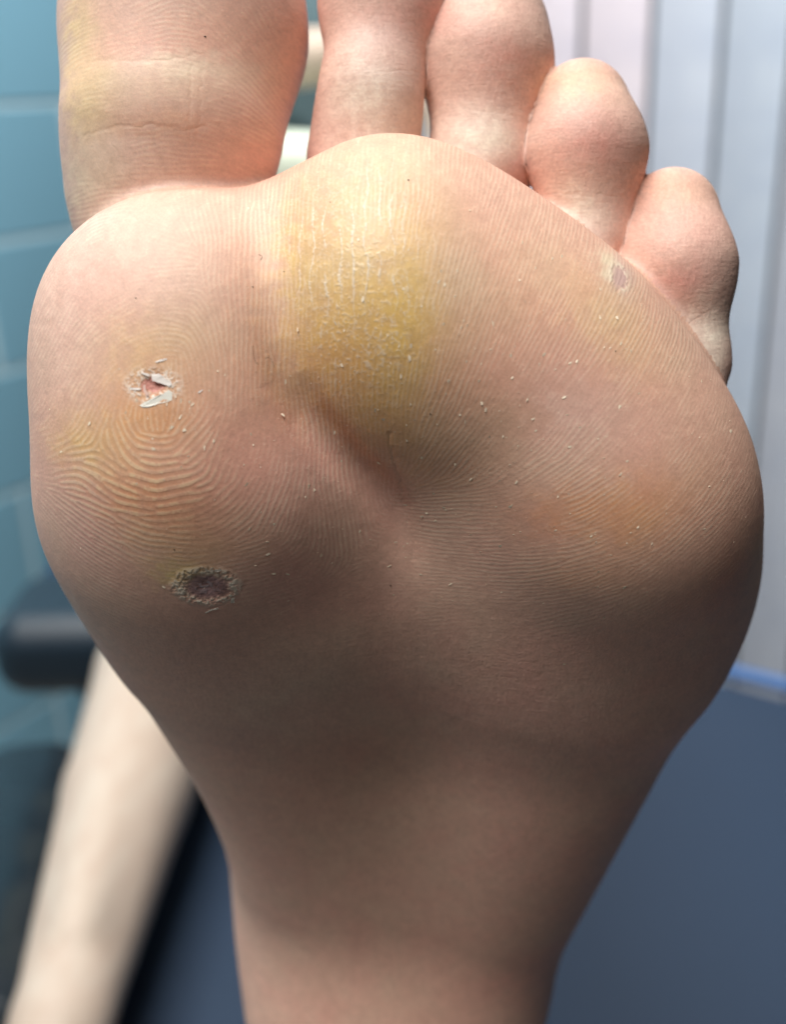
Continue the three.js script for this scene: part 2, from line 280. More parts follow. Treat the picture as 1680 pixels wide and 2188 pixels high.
const soleDirs = directions([[500, 700, 90], [600, 600, 91], [520, 850, 90], [640, 900, 97], [700, 500, 90], [850, 400, 86], [560, 480, 95], [950, 500, 76], [1100, 500, 68], [1250, 600, 60], [1380, 720, 55], [1000, 800, 68], [1200, 900, 56], [1400, 950, 50], [1500, 1000, 48], [880, 760, 80], [800, 900, 92], [1000, 950, 58], [1150, 1010, 38], [1300, 1050, 38], [1000, 1100, 5], [1150, 1120, 15], [1300, 1150, 25], [1400, 1100, 40], [900, 1150, -5], [1000, 1200, 0], [1500, 1200, 40],
  [370, 560, 0], [370, 620, 3], [370, 700, -4], [300, 740, 14], [250, 640, 30], [200, 800, 55], [150, 850, 60], [200, 890, 56], [330, 955, -6], [262, 930, -62], [400, 930, 40], [430, 895, 56], [300, 1060, -12], [400, 1050, 12], [200, 1040, -30], [120, 975, 18], [150, 1000, 12], [480, 980, 72], [445, 790, 100], [430, 690, 118], [250, 770, 35], [480, 1100, 40], [600, 1100, 70], [250, 1180, -26], [400, 1150, -4], [550, 1200, 10], [120, 650, 60], [150, 560, 45], [250, 500, 15], [300, 480, -25], [420, 460, 110], [470, 560, 92], [720, 1080, 100], [140, 1120, -35], [330, 880, -85], [275, 850, 70], [385, 850, 100]]);
const wave = (u, v, s) => fbm(u * s, v * s, 3);
const [wx, wy] = spot(326, 824), [fx, fy] = spot(290, 1030);
const solePeriod = (u, v) => lerp(0.58, 1.05, Math.exp(-((u - fx) ** 2 / 120 + (v - fy) ** 2 / 50)));
const yArch = spot(900, 1330)[1];
const soleMask = (u, v) => sstep(yArch - 9, yArch + 9, v + 3 * wave(u, v, 0.12));
const SR = ridges(TW, SH_, U0, SVLO, MM, soleDirs, solePeriod, soleMask);
const toeDirs = directions([[200, 100, 8], [300, 90, 12], [400, 60, 0], [480, 70, -40], [560, 60, -60], [300, 180, 6], [450, 180, -8], [560, 180, -50], [250, 250, 6], [400, 250, 0], [480, 300, -20], [250, 350, 4], [400, 350, 2], [330, 20, 25], [460, 20, -45], [830, 200, 90], [830, 50, 95], [1050, 200, 70], [1050, 330, 92], [1240, 250, 70], [1240, 380, 80], [1440, 500, 75], [1450, 640, 70]]);
const toeMask = (u, v) => lerp(0.16, 1, 1 - sstep(-19, -14, u));
const TR = ridges(TW, TH_, U0, THV0, MM, toeDirs, () => 0.66, (u, v) => (v > 8 ? 1 : 0), 5);

// ------- skin colours: pigment patches [px, py, radius x, radius y (px), turn, colour, strength]
const MMPX = 16.2;
const patch = ([px, py, rx, ry, a, c, k]) => { const [u, v] = spot(px, py), co = Math.cos(a * Math.PI / 180), si = Math.sin(a * Math.PI / 180); return { u, v, rx: rx / MMPX, ry: ry / MMPX, co, si, c, k }; };
const YEL = RGB(234, 188, 110), OCH = RGB(228, 172, 94), PINK = RGB(232, 172, 156), ROSE = RGB(222, 150, 134), CREAM = RGB(240, 216, 190), GREY = RGB(186, 168, 156), WHITE = RGB(246, 232, 214), DARKP = RGB(132, 98, 98), PLUM = RGB(170, 134, 136);
const solePatches = [
  [330, 560, 260, 170, 0, RGB(230, 190, 170), 0.8], [180, 700, 130, 240, 0, RGB(236, 198, 182), 0.6], [560, 640, 90, 260, 0, PINK, 0.45], [520, 980, 150, 170, 0, ROSE, 0.4],
  [880, 330, 240, 70, -8, RGB(230, 192, 166), 0.6],
  [760, 660, 165, 235, 0, YEL, 0.85], [770, 800, 160, 130, 0, OCH, 0.5], [870, 660, 60, 170, 0, RGB(236, 194, 92), 0.5], [640, 560, 45, 130, 0, RGB(220, 188, 104), 0.4], [790, 900, 110, 80, 0, OCH, 0.35],
  [760, 520, 120, 120, 0, RGB(236, 208, 168), 0.35],
  [1080, 640, 130, 160, -25, RGB(226, 176, 132), 0.5], [1000, 590, 60, 60, 0, RGB(226, 196, 160), 0.5], [1130, 560, 140, 120, 0, RGB(236, 192, 166), 0.35], [1200, 760, 170, 120, -30, ROSE, 0.35],
  [1320, 690, 150, 90, -40, RGB(220, 182, 128), 0.5], [1230, 880, 100, 70, 0, RGB(214, 182, 168), 0.4], [980, 840, 120, 60, -20, RGB(220, 156, 122), 0.4], [940, 990, 120, 80, 0, RGB(214, 168, 112), 0.35], [1050, 900, 110, 100, 0, RGB(218, 170, 142), 0.4],
  [1380, 1110, 110, 80, 20, RGB(218, 150, 92), 0.5], [1250, 1090, 150, 70, 10, RGB(206, 134, 74), 0.45], [1270, 1230, 120, 60, 0, RGB(222, 164, 122), 0.4], [1500, 1050, 120, 150, 0, RGB(206, 150, 122), 0.4], [1560, 1240, 90, 150, 0, RGB(206, 142, 112), 0.45],
  [330, 760, 130, 90, 0, RGB(226, 190, 132), 0.5], [300, 900, 130, 80, 0, RGB(226, 168, 104), 0.55], [310, 1070, 160, 90, -10, RGB(214, 142, 92), 0.6], [180, 950, 90, 60, 0, RGB(222, 184, 110), 0.5], [350, 890, 50, 40, 0, RGB(212, 148, 98), 0.4], [400, 1170, 150, 50, -8, RGB(214, 170, 120), 0.4], [180, 1130, 90, 80, -30, RGB(212, 162, 154), 0.45], 
  [690, 960, 90, 130, 40, RGB(214, 158, 150), 0.5], [820, 1060, 80, 110, 35, RGB(214, 154, 142), 0.4],
  [620, 1240, 160, 90, 0, RGB(222, 168, 152), 0.5], [1400, 1330, 190, 130, 30, RGB(224, 170, 148), 0.5], [1250, 1500, 240, 170, 20, RGB(224, 172, 156), 0.5],
  [620, 1500, 200, 190, 0, RGB(216, 188, 168), 0.5], [800, 1750, 260, 240, 0, RGB(218, 182, 158), 0.5], [1150, 1800, 160, 240, 20, RGB(226, 170, 152), 0.5], [1100, 2080, 180, 120, 0, RGB(228, 168, 150), 0.5], [700, 2080, 220, 120, 0, RGB(224, 182, 160), 0.5],
  [385, 1225, 60, 36, 0, RGB(222, 192, 122), 0.7],
  [1325, 590, 34, 46, -25, RGB(206, 176, 166), 0.8], [1300, 560, 22, 40, -20, RGB(232, 216, 184), 0.7],
].map(patch);
const toePatches = [
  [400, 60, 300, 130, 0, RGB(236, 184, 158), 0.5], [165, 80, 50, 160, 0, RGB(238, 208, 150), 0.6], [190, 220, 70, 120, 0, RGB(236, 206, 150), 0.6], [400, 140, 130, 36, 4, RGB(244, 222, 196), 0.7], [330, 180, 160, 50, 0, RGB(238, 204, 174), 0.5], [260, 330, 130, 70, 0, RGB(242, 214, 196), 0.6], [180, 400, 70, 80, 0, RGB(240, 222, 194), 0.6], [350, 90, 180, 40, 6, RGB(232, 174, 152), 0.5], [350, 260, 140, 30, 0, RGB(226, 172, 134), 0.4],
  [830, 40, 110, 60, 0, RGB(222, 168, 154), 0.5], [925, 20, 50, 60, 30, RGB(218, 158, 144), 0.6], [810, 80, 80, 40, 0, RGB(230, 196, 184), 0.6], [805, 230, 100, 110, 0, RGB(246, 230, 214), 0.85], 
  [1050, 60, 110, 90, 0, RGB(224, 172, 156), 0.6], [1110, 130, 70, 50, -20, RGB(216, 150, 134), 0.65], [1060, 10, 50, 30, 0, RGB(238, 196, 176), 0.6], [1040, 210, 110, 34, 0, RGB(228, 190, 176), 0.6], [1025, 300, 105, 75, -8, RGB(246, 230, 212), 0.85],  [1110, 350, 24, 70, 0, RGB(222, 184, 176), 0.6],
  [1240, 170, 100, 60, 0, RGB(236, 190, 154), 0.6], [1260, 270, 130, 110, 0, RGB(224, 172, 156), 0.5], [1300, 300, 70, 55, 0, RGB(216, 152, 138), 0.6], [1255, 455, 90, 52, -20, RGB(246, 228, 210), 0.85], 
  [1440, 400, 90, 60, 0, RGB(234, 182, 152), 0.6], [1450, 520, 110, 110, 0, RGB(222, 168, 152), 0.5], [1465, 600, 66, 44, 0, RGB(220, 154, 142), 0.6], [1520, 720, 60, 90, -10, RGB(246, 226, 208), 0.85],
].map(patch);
const lines = (list) => list.map(([w, d, ...pts]) => ({ w: w / MMPX, d, p: pts.map(([x, y]) => spot(x, y)) }));
const segDist = (p, u, v) => { let best = 1e9; for (let i = 0; i + 1 < p.length; i++) { const ax = p[i][0], ay = p[i][1], bx = p[i + 1][0] - ax, by = p[i + 1][1] - ay, t = clamp(((u - ax) * bx + (v - ay) * by) / (bx * bx + by * by + 1e-9), 0, 1); best = Math.min(best, (u - ax - bx * t) ** 2 + (v - ay - by * t) ** 2); } return Math.sqrt(best); };
const soleCreases = lines([[6, 0.6, [832, 930], [850, 1010], [868, 1080], [878, 1140], [886, 1195]], [7, 0.12, [600, 1345], [720, 1370], [800, 1366]], [12, 0.25, [884, 1195], [890, 1300], [900, 1420], [890, 1560]], [10, 0.15, [1010, 1640], [1020, 1760], [1080, 1900]]]);
const toeCreases = lines([[5, 0.35, [180, 290], [230, 275], [290, 268], [350, 272], [390, 280], [440, 270]], [6, 0.3, [200, 130], [280, 132], [350, 128], [430, 116]], [4, 0.28, [412, 140], [408, 220], [404, 330]], [4, 0.24, [432, 150], [428, 230], [420, 310]], [4, 0.22, [318, 286], [330, 330], [352, 378]], [4, 0.2, [236, 286], [255, 340], [275, 392]], [4, 0.2, [360, 290], [372, 340], [378, 372]], [3, 0.16, [150, 330], [170, 370], [190, 410]], [3, 0.16, [200, 320], [215, 360], [222, 400]],
  [4, 0.25, [1010, 236], [1050, 240], [1100, 246]], [4, 0.2, [1060, 160], [1062, 200], [1060, 236]], [4, 0.2, [1100, 170], [1090, 210], [1080, 240]], [4, 0.25, [1200, 412], [1250, 416], [1310, 420]], [3, 0.2, [1475, 690], [1510, 668], [1545, 655]], [4, 0.2, [740, 150], [810, 152], [890, 156]]]);
const DRY = RGB(246, 226, 200);
function paint(W, H, u0, v0, base, patches, R, ridgeAmp, creases, extra) {
  const col = new Uint8Array(W * H * 4), bump = new Float32Array(W * H), rough = new Uint8Array(W * H * 4), c = [0, 0, 0];
  for (let y = 0; y < H; y++) for (let x = 0; x < W; x++) {
    const u = u0 + (x + 0.5) * MM, v = v0 + (y + 0.5) * MM, o = y * W + x;
    const n1 = fbm(u * 0.16 + 3, v * 0.16, 4), n2 = fbm(u * 0.9, v * 0.9 + 40, 3), n3 = vnoise(u * 7.5, v * 7.5), n4 = fbm(u * 3.1 + 9, v * 3.1, 2);
    c[0] = base[0]; c[1] = base[1]; c[2] = base[2];
    const wu = u + 1.6 * n2 + 1.2 * n1, wv = v + 1.6 * fbm(u * 0.8 + 70, v * 0.8, 3);
    for (const p of patches) { const du = wu - p.u, dv = wv - p.v; if (du > 2.2 * p.rx + 30 || du < -2.2 * p.rx - 30) continue; const a = (du * p.co + dv * p.si) / p.rx, b = (-du * p.si + dv * p.co) / p.ry, e = a * a + b * b; if (e > 5) continue; const k = p.k * Math.exp(-e * 1.15) * (1 + 0.35 * n2); for (let i = 0; i < 3; i++) c[i] += (p.c[i] - c[i]) * clamp(k, 0, 1); }
    const r = R[o], ra = ridgeAmp(u, v), n5 = vnoise(u * 13 + 5, v * 13), n6 = vnoise(u * 5.5 + 50, v * 5.5 + 8);
    const mott = 1 + 0.09 * n2 + 0.07 * n4 + 0.06 * n3 + 0.06 * n5;
    c[0] *= mott * (1 + 0.03 * n1); c[1] *= mott * (1 - 0.05 * n1); c[2] *= mott * (1 - 0.03 * n1);
    // dry pale ridge crests, broken up and patchy
    const show = ra * clamp(0.5 + 1.3 * fbm(u * 0.13 + 90, v * 0.13 + 4, 3) + 0.5 * n2, 0.08, 1), crest = sstep(0.25, 0.95, r + 0.25 * n5 + 0.2 * n6) * show;
    for (let i = 0; i < 3; i++) { const t = c[i] + (DRY[i] - c[i]) * 0.5; c[i] += (t - c[i]) * 0.62 * crest; c[i] *= 1 - 0.03 * show * sstep(0.2, 0.9, -r); }
    const fleck = sstep(0.5, 0.75, n5 * 0.6 + n6 * 0.5) * 0.45 * ra * clamp(0.4 + 1.4 * n2 + n1, 0, 1); for (let i = 0; i < 3; i++) c[i] += (DRY[i] - c[i]) * fleck;
    let h = 0.0055 * r * show + 0.004 * n3 + 0.010 * n4 + 0.02 * n2 + 0.004 * n5, ro = 0.55 + 0.08 * n2;
    if (ra < 0.98) { const w = 1 - ra; h += w * (0.022 * fbm(u * 0.9 + 7, v * 4.2, 3) + 0.02 * fbm(u * 3.6, v * 1.1 + 60, 3) + 0.01 * n6); const m2 = 1 + w * (0.10 * n4 + 0.08 * fbm(u * 0.45, v * 0.45 + 12, 3)); c[0] *= 1 + (m2 - 1) * 0.6; c[1] *= m2; c[2] *= m2; }
    for (const l of creases) { const d = segDist(l.p, u + 0.5 * n2, v + 0.5 * n2); if (d < l.w * 4) h -= l.d * 0.11 * (1 + 0.5 * n1) * Math.exp(-d * d / (l.w * l.w) * 1.4); }
    const q = { c, h, ro }; extra(u, v, q, n1, n2, n3, n4, r); h = q.h;
    for (let i = 0; i < 3; i++) col[o * 4 + i] = toS(c[i]); col[o * 4 + 3] = 255;
    bump[o] = h; const rr = Math.round(clamp(q.ro, 0.2, 1) * 255); rough[o * 4] = rough[o * 4 + 1] = rough[o * 4 + 2] = rr; rough[o * 4 + 3] = 255;
  }
  const T = (d, fmt, type, srgb) => { const t = new THREE.DataTexture(d, W, H, fmt, type); t.magFilter = THREE.LinearFilter; t.minFilter = THREE.LinearFilter; if (srgb) t.colorSpace = THREE.SRGBColorSpace; t.needsUpdate = true;
    // uv runs over the whole foot frame; this sheet covers its own part of it
    t.repeat.set((U1 - U0) / (W * MM), (V1 - V0) / (H * MM)); t.offset.set(0, -(v0 - V0) / (H * MM)); return t; };
  return { map: T(col, THREE.RGBAFormat, THREE.UnsignedByteType, true), bumpMap: T(bump, THREE.RedFormat, THREE.FloatType), roughnessMap: T(rough, THREE.RGBAFormat, THREE.UnsignedByteType) };
}
const SC = [0, 0, 0];
const [cu, cv] = spot(760, 600), [w2u, w2v] = spot(440, 1254), [w3u, w3v] = spot(1325, 592), [cdu, cdv] = spot(760, 760);
const soleTex = paint(TW, SH_, U0, SVLO, RGB(224, 177, 156), solePatches, SR, soleMask, soleCreases, (u, v, q, n1, n2, n3, n4, r) => {
  const c = q.c, mixTo = (t, k) => { k = clamp(k, 0, 1); for (let i = 0; i < 3; i++) c[i] += (t[i] - c[i]) * k; };
  // dry pale ridge edges on the callus: broken upright streaks above, crazed flecks below
  const eu = (u - cu) / 7.4, ev = (v - cv) / 13, e = eu * eu + ev * ev;
  if (e < 3) {
    const up = sstep(-0.9, 0.3, ev), wob = u * 0.62 + 0.35 * fbm(u * 0.3, v * 0.22, 2) + 0.22 * vnoise(u * 0.7, v * 0.45) + 0.05 * n4;
    const fr = Math.abs(((wob % 1) + 1) % 1 - 0.5) * 2, gate = sstep(0.0, 0.25, fbm(Math.floor(wob) * 3.7, v * 0.30 + Math.floor(wob) * 5.1, 2) + 0.10);
    const streak = sstep(0.80, 0.96, fr + 0.14 * n3 + 0.1 * n4) * gate * up;
    const cr = 1 - Math.abs(fbm(u * 1.9 + 5, v * 1.5, 3)) * 6, craze = clamp(sstep(0.4, 0.95, cr) * sstep(-0.15, 0.3, fbm(u * 1.3 + 31, v * 1.3, 2) + 0.1) + sstep(0.25, 0.6, vnoise(u * 4.2, v * 3.6) * 0.7 + n4 * 0.8), 0, 1);
    const k = Math.exp(-e * 1.1) * (1 + 0.3 * n2);
    mixTo(WHITE, clamp(streak * 0.95 + craze * 0.5 * (1 - 0.5 * up), 0, 1) * clamp(k * 1.9, 0, 1) * 0.9);
    q.h += (0.05 * streak + 0.03 * craze) * k; q.ro -= 0.16 * clamp(k, 0, 1);
  }
  // raised whorl folds catch dry pale edges
  const ef = Math.exp(-((u - fx) ** 2 / 90 + (v - fy) ** 2 / 40)); if (ef > 0.05) { mixTo(RGB(238, 208, 164), sstep(0.45, 0.95, r + 0.3 * n3) * ef * 0.6 * sstep(-0.3, 0.3, n4 + n2)); q.h += 0.012 * r * ef; }
  // broken blister
  let a = (u - wx), b = (v - wy), d = Math.hypot(a / 1.9, b / 1.2) + 0.3 * n4; if (d < 2.6) { mixTo(RGB(250, 238, 226), sstep(0.75, 0.95, d) * (1 - sstep(1.3, 2.3, d)) * sstep(-0.1, 0.25, n4 + 0.5 * n3 + 0.5 * n2) * 0.85); mixTo(RGB(216, 150, 140), (1 - sstep(0.55, 0.95, d)) * 0.9); q.h += (0.05 * n4 + 0.03 * n3) * (1 - sstep(1.2, 2.4, d)); }
  // dark scab with a pale flaking rim
  a = (u - w2u) / 3.3; b = (v - w2v) / 2.2; d = Math.hypot(a, b) + 0.2 * n2 + 0.12 * n4;
  if (d < 1.8) { const w = sstep(-0.4, 0.4, 0.5 * n4 + 1.2 * n2); for (let i = 0; i < 3; i++) SC[i] = lerp(DARKP[i], PLUM[i], w); mixTo(SC, (1 - sstep(0.6, 1.02, d)) * 0.9); mixTo(RGB(176, 170, 176), (1 - sstep(0.15, 0.75, d)) * 0.6 * sstep(-0.05, 0.3, n3 * 0.4 + n4)); const rim = sstep(0.8, 1.0, d) * (1 - sstep(1.12, 1.5, d)); mixTo(RGB(238, 226, 206), rim * sstep(-0.3, 0.2, n4 + 0.6 * n2 + 0.3 * n3) * 0.85); q.h += (0.05 * n4 + 0.025 * n3) * (1 - sstep(0.9, 1.4, d)) + 0.16 * rim * (0.7 + n4); }
  a = (u - w3u) / 1.5; b = (v - w3v) / 1.9; d = Math.hypot(a, b) + 0.45 * n2 + 0.25 * n4; if (d < 1.5) { mixTo(RGB(200, 164, 158), (1 - sstep(0.4, 0.9, d)) * 0.75); const rim3 = sstep(0.7, 0.9, d) * (1 - sstep(1.0, 1.35, d)); mixTo(RGB(242, 228, 204), rim3 * sstep(-0.25, 0.3, n4 + 0.6 * n2) * 0.6); q.h += 0.02 * n4 * (1 - sstep(0.8, 1.4, d)) + 0.03 * rim3; }
});
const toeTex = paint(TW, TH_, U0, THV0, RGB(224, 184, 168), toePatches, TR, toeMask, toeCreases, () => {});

// ------------------------------------------------------------------ person: the rest of the body (coarser grid, world metres turned into camera mm)
const R3 = (x, h, f) => toCam(room(x, h, f));
const bodyPrims = [
  [cone([-3, -45, 318], R3(-0.01, -0.135, 0.45), 31, 52), 15], [cone(R3(-0.01, -0.135, 0.45), R3(-0.03, -0.115, 0.6), 52, 50), 25],
  [cone(R3(-0.03, -0.115, 0.6), R3(-0.08, -0.31, 0.98), 54, 84), 25],
  [cone(at(352, 1450, 724), at(272, 1700, 604), 46, 36), 4], [cone(at(272, 1700, 604), at(132, 2188, 457), 36, 21.5), 4], [cone(at(132, 2188, 457), at(60, 2450, 420), 21.5, 18.5), 4],
  [cone(at(352, 1450, 724), at(430, 1240, 830), 46, 50), 4], [cone(at(430, 1240, 830), R3(-0.15, -0.33, 1.05), 50, 78), 10],
  [cone(at(275, 1560, 632), at(165, 1990, 480), 16, 11), 8],
  [cone(at(60, 2450, 420), at(20, 2660, 410), 19, 24), 8], [cone(at(20, 2660, 410), at(-260, 2760, 390), 24, 16), 12],
  [egg(R3(-0.14, -0.3, 1.08), [150, 120, 120]), 40], [cone(R3(-0.13, -0.2, 1.14), R3(-0.13, 0.02, 1.24), 105, 120), 50], [cone(R3(-0.13, 0.02, 1.24), R3(-0.12, 0.16, 1.3), 120, 90), 50],
  [cone(R3(-0.24, 0.14, 1.29), R3(-0.235, -0.02, 1.14), 46, 38), 25], [cone(R3(-0.235, -0.02, 1.14), R3(-0.10, 0.026, 1.05), 36, 27), 14], [cone(R3(-0.10, 0.026, 1.05), R3(0.0, 0.03, 1.06), 26, 22), 10],
  [cone(R3(0.03, 0.14, 1.29), R3(0.09, -0.05, 1.14), 46, 40), 25], [cone(R3(0.09, -0.05, 1.14), R3(0.02, -0.16, 0.95), 38, 26), 14],
  [cone(R3(-0.12, 0.2, 1.3), R3(-0.12, 0.3, 1.3), 52, 50), 25], [egg(R3(-0.12, 0.40, 1.28), [76, 112, 96]), 20],
];
const bodyField = (x, y, z) => { let d = 1e9; for (const [f, k] of bodyPrims) { const e = f(x, y, z); d = d > 1e8 ? e : (e - d > k ? d : smin(d, e, k)); } return d; };
const rest = surfaceNets(bodyField, [-430, -330, 290], [260, 900, 1620], 9, 3);

const seat = room(-0.12, -0.42, 1.08);
const person = new THREE.Group(); person.name = 'person'; person.position.copy(seat); scene.add(person);
tag(person, 'person on the couch with bare left foot raised sole outward, grey shirt', 'person');
const local = (p) => { const w = toWorld(p[0], p[1], p[2]).sub(seat); return [w.x, w.y, w.z]; };
const rot = new THREE.Matrix3().setFromMatrix4(camM);
{
  const nf = foot.pos.length / 3, nr = rest.pos.length / 3, P = new Float32Array((nf + nr) * 3), N = new Float32Array((nf + nr) * 3), UV = new Float32Array((nf + nr) * 2), v = new THREE.Vector3();
  const put = (m, o, plain) => { for (let i = 0; i < m.pos.length / 3; i++) { const p = [m.pos[i * 3], m.pos[i * 3 + 1], m.pos[i * 3 + 2]]; P.set(local(p), (o + i) * 3); v.set(m.nor[i * 3], m.nor[i * 3 + 1], -m.nor[i * 3 + 2]).applyMatrix3(rot); N.set([v.x, v.y, v.z], (o + i) * 3); const [a, b] = flat(p); UV.set(plain ? [p[0] / 100, p[1] / 100] : [(a - U0) / (U1 - U0), (b - V0) / (V1 - V0)], (o + i) * 2); } };
  put(foot, 0, false); put(rest, nf, true);
  const iS = [], iT = [], iR = [];
  for (let t = 0; t < foot.idx.length; t += 3) {
    const [a, b, c] = [foot.idx[t], foot.idx[t + 1], foot.idx[t + 2]]; if (a < 0 || b < 0 || c < 0) continue;
    const x = (foot.pos[a * 3] + foot.pos[b * 3] + foot.pos[c * 3]) / 3, y = (foot.pos[a * 3 + 1] + foot.pos[b * 3 + 1] + foot.pos[c * 3 + 1]) / 3, z = (foot.pos[a * 3 + 2] + foot.pos[b * 3 + 2] + foot.pos[c * 3 + 2]) / 3;
    const vv = flat([x, y, z])[1];
    (vv > 3 && toeField(x, y, z) < soleField(x, y, z) ? iT : iS).push(a, c, b);
  }
  for (let t = 0; t < rest.idx.length; t += 3) iR.push(rest.idx[t] + nf, rest.idx[t + 2] + nf, rest.idx[t + 1] + nf);
  const g = new THREE.BufferGeometry();
  g.setAttribute('position', new THREE.BufferAttribute(P, 3)); g.setAttribute('normal', new THREE.BufferAttribute(N, 3)); g.setAttribute('uv', new THREE.BufferAttribute(UV, 2));
  g.setIndex([...[iS, iT, iR].reduce((A, b) => { for (const q of b) A.push(q); return A; }, [])]);
  g.addGroup(0, iS.length, 0); g.addGroup(iS.length, iT.length, 1); g.addGroup(iS.length + iT.length, iR.length, 2);
  const skin = (t) => new THREE.MeshPhysicalMaterial({ ...t, roughness: 1, specularIntensity: 0.7, bumpScale: 0.001 });
  const legTex = noiseTex(256, 256, (u, vv) => { const n = fbm(u * 12, vv * 12, 4); return [0.56 * (1 + 0.08 * n), 0.45 * (1 + 0.14 * n), 0.365 * (1 + 0.16 * n)]; }, true);
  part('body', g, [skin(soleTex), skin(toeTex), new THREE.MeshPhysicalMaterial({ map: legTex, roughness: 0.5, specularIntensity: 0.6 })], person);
}

// ------------------------------------------------------------------ clothes, hair
function shell(name, prims, h, mat, lo, hi, blend = 25) {
  const f = (x, y, z) => { let d = 1e9; for (const p of prims) { const e = p(x, y, z); d = d > 1e8 ? e : smin(d, e, blend); } return d; };
  const m = surfaceNets(f, lo, hi, h, 2), P = new Float32Array(m.pos.length), N = new Float32Array(m.pos.length), v = new THREE.Vector3();
  for (let i = 0; i < m.pos.length; i += 3) { P.set(local([m.pos[i], m.pos[i + 1], m.pos[i + 2]]), i); v.set(m.nor[i], m.nor[i + 1], -m.nor[i + 2]).applyMatrix3(rot); N.set([v.x, v.y, v.z], i); }
  const g = new THREE.BufferGeometry(); g.setAttribute('position', new THREE.BufferAttribute(P, 3)); g.setAttribute('normal', new THREE.BufferAttribute(N, 3));
  const idx = []; for (let t = 0; t < m.idx.length; t += 3) idx.push(m.idx[t], m.idx[t + 2], m.idx[t + 1]); g.setIndex(idx);
  return part(name, g, mat, person);
}
const BOXLO = [-430, -330, 700], BOXHI = [300, 900, 1700];
shell('shirt', [cone(R3(-0.13, -0.2, 1.14), R3(-0.13, 0.02, 1.24), 112, 127), cone(R3(-0.13, 0.02, 1.24), R3(-0.12, 0.16, 1.3), 127, 96), cone(R3(-0.24, 0.14, 1.29), R3(-0.237, 0.04, 1.2), 54, 50), cone(R3(0.03, 0.14, 1.29), R3(0.07, 0.01, 1.2), 54, 50)], 9, std(84, 106, 112, 0.9), BOXLO, BOXHI);
shell('shorts', [egg(R3(-0.14, -0.3, 1.08), [158, 128, 128]), cone(R3(-0.075, -0.29, 0.95), R3(-0.1, -0.31, 1.06), 94, 96), cone(R3(-0.18, -0.33, 0.95), R3(-0.19, -0.33, 1.06), 88, 92)], 9, std(60, 66, 78, 0.9), BOXLO, BOXHI);
shell('hair', [egg(R3(-0.12, 0.43, 1.30), [88, 110, 100]), cone(R3(-0.19, 0.40, 1.28), R3(-0.16, 0.10, 1.16), 34, 26), cone(R3(-0.16, 0.10, 1.16), R3(-0.105, 0.062, 1.10), 26, 20), cone(R3(-0.05, 0.40, 1.28), R3(-0.03, 0.16, 1.18), 34, 24)], 8, std(74, 52, 54, 0.6), BOXLO, BOXHI, 12);
{ // pale pillow held on the lap
  const pil = new THREE.Group(); pil.name = 'pillow'; const c = room(-0.085, -0.135, 0.99); pil.position.copy(c); scene.add(pil); tag(pil, 'pale green white pillow held on the lap, seen past the big toe', 'pillow');
  const fold = (y, ry, rz) => { const g = new THREE.SphereGeometry(1, 40, 28), p = g.attributes.position; for (let i = 0; i < p.count; i++) { const x = p.getX(i), yy = p.getY(i), z = p.getZ(i), s = (t, e) => Math.sign(t) * Math.pow(Math.abs(t), e); p.setXYZ(i, s(x, 0.7) * 0.14, s(yy, 0.75) * ry + 0.01 * x * x + y - 0.02 * x, s(z, 0.7) * rz); } g.computeVertexNormals(); return g; };
  const m = std(216, 226, 208, 0.85);
  part('lower_half', fold(-0.025, 0.075, 0.05), m, pil); part('upper_half', fold(0.075, 0.028, 0.046), m, pil);
}
// ------------------------------------------------------------------ flaps of broken skin, flakes, hairs
const frameAt = (px, py) => { const p = onSkin(px, py); if (!p) return null; const n = grad(footField, p[0], p[1], p[2], 0.4); return { p, n: n.slice(0, 3) }; };
const toV = (p) => new THREE.Vector3(...local(p));
const dirW = (n) => new THREE.Vector3(n[0], n[1], -n[2]).applyMatrix3(rot).normalize();
const worldUp = dirW([0, 1, 0]);
function basisAt(px, py, lift, tiltX = 0, tiltY = 0, turn = 0) { const f = frameAt(px, py), n = dirW(f.n), x = new THREE.Vector3().crossVectors(worldUp, n).normalize(), y = new THREE.Vector3().crossVectors(n, x); const m = new THREE.Matrix4().makeBasis(x, y, n).setPosition(toV(f.p).addScaledVector(n, lift / 1000)); return m.multiply(new THREE.Matrix4().makeRotationFromEuler(new THREE.Euler(tiltX, tiltY, turn))); }
const thin = {};
const flapM = [std(250, 240, 232, 0.8, thin), std(248, 244, 232, 0.8, thin), std(240, 206, 192, 0.8, thin), std(226, 214, 200, 0.8, thin), std(206, 190, 146, 0.7)];
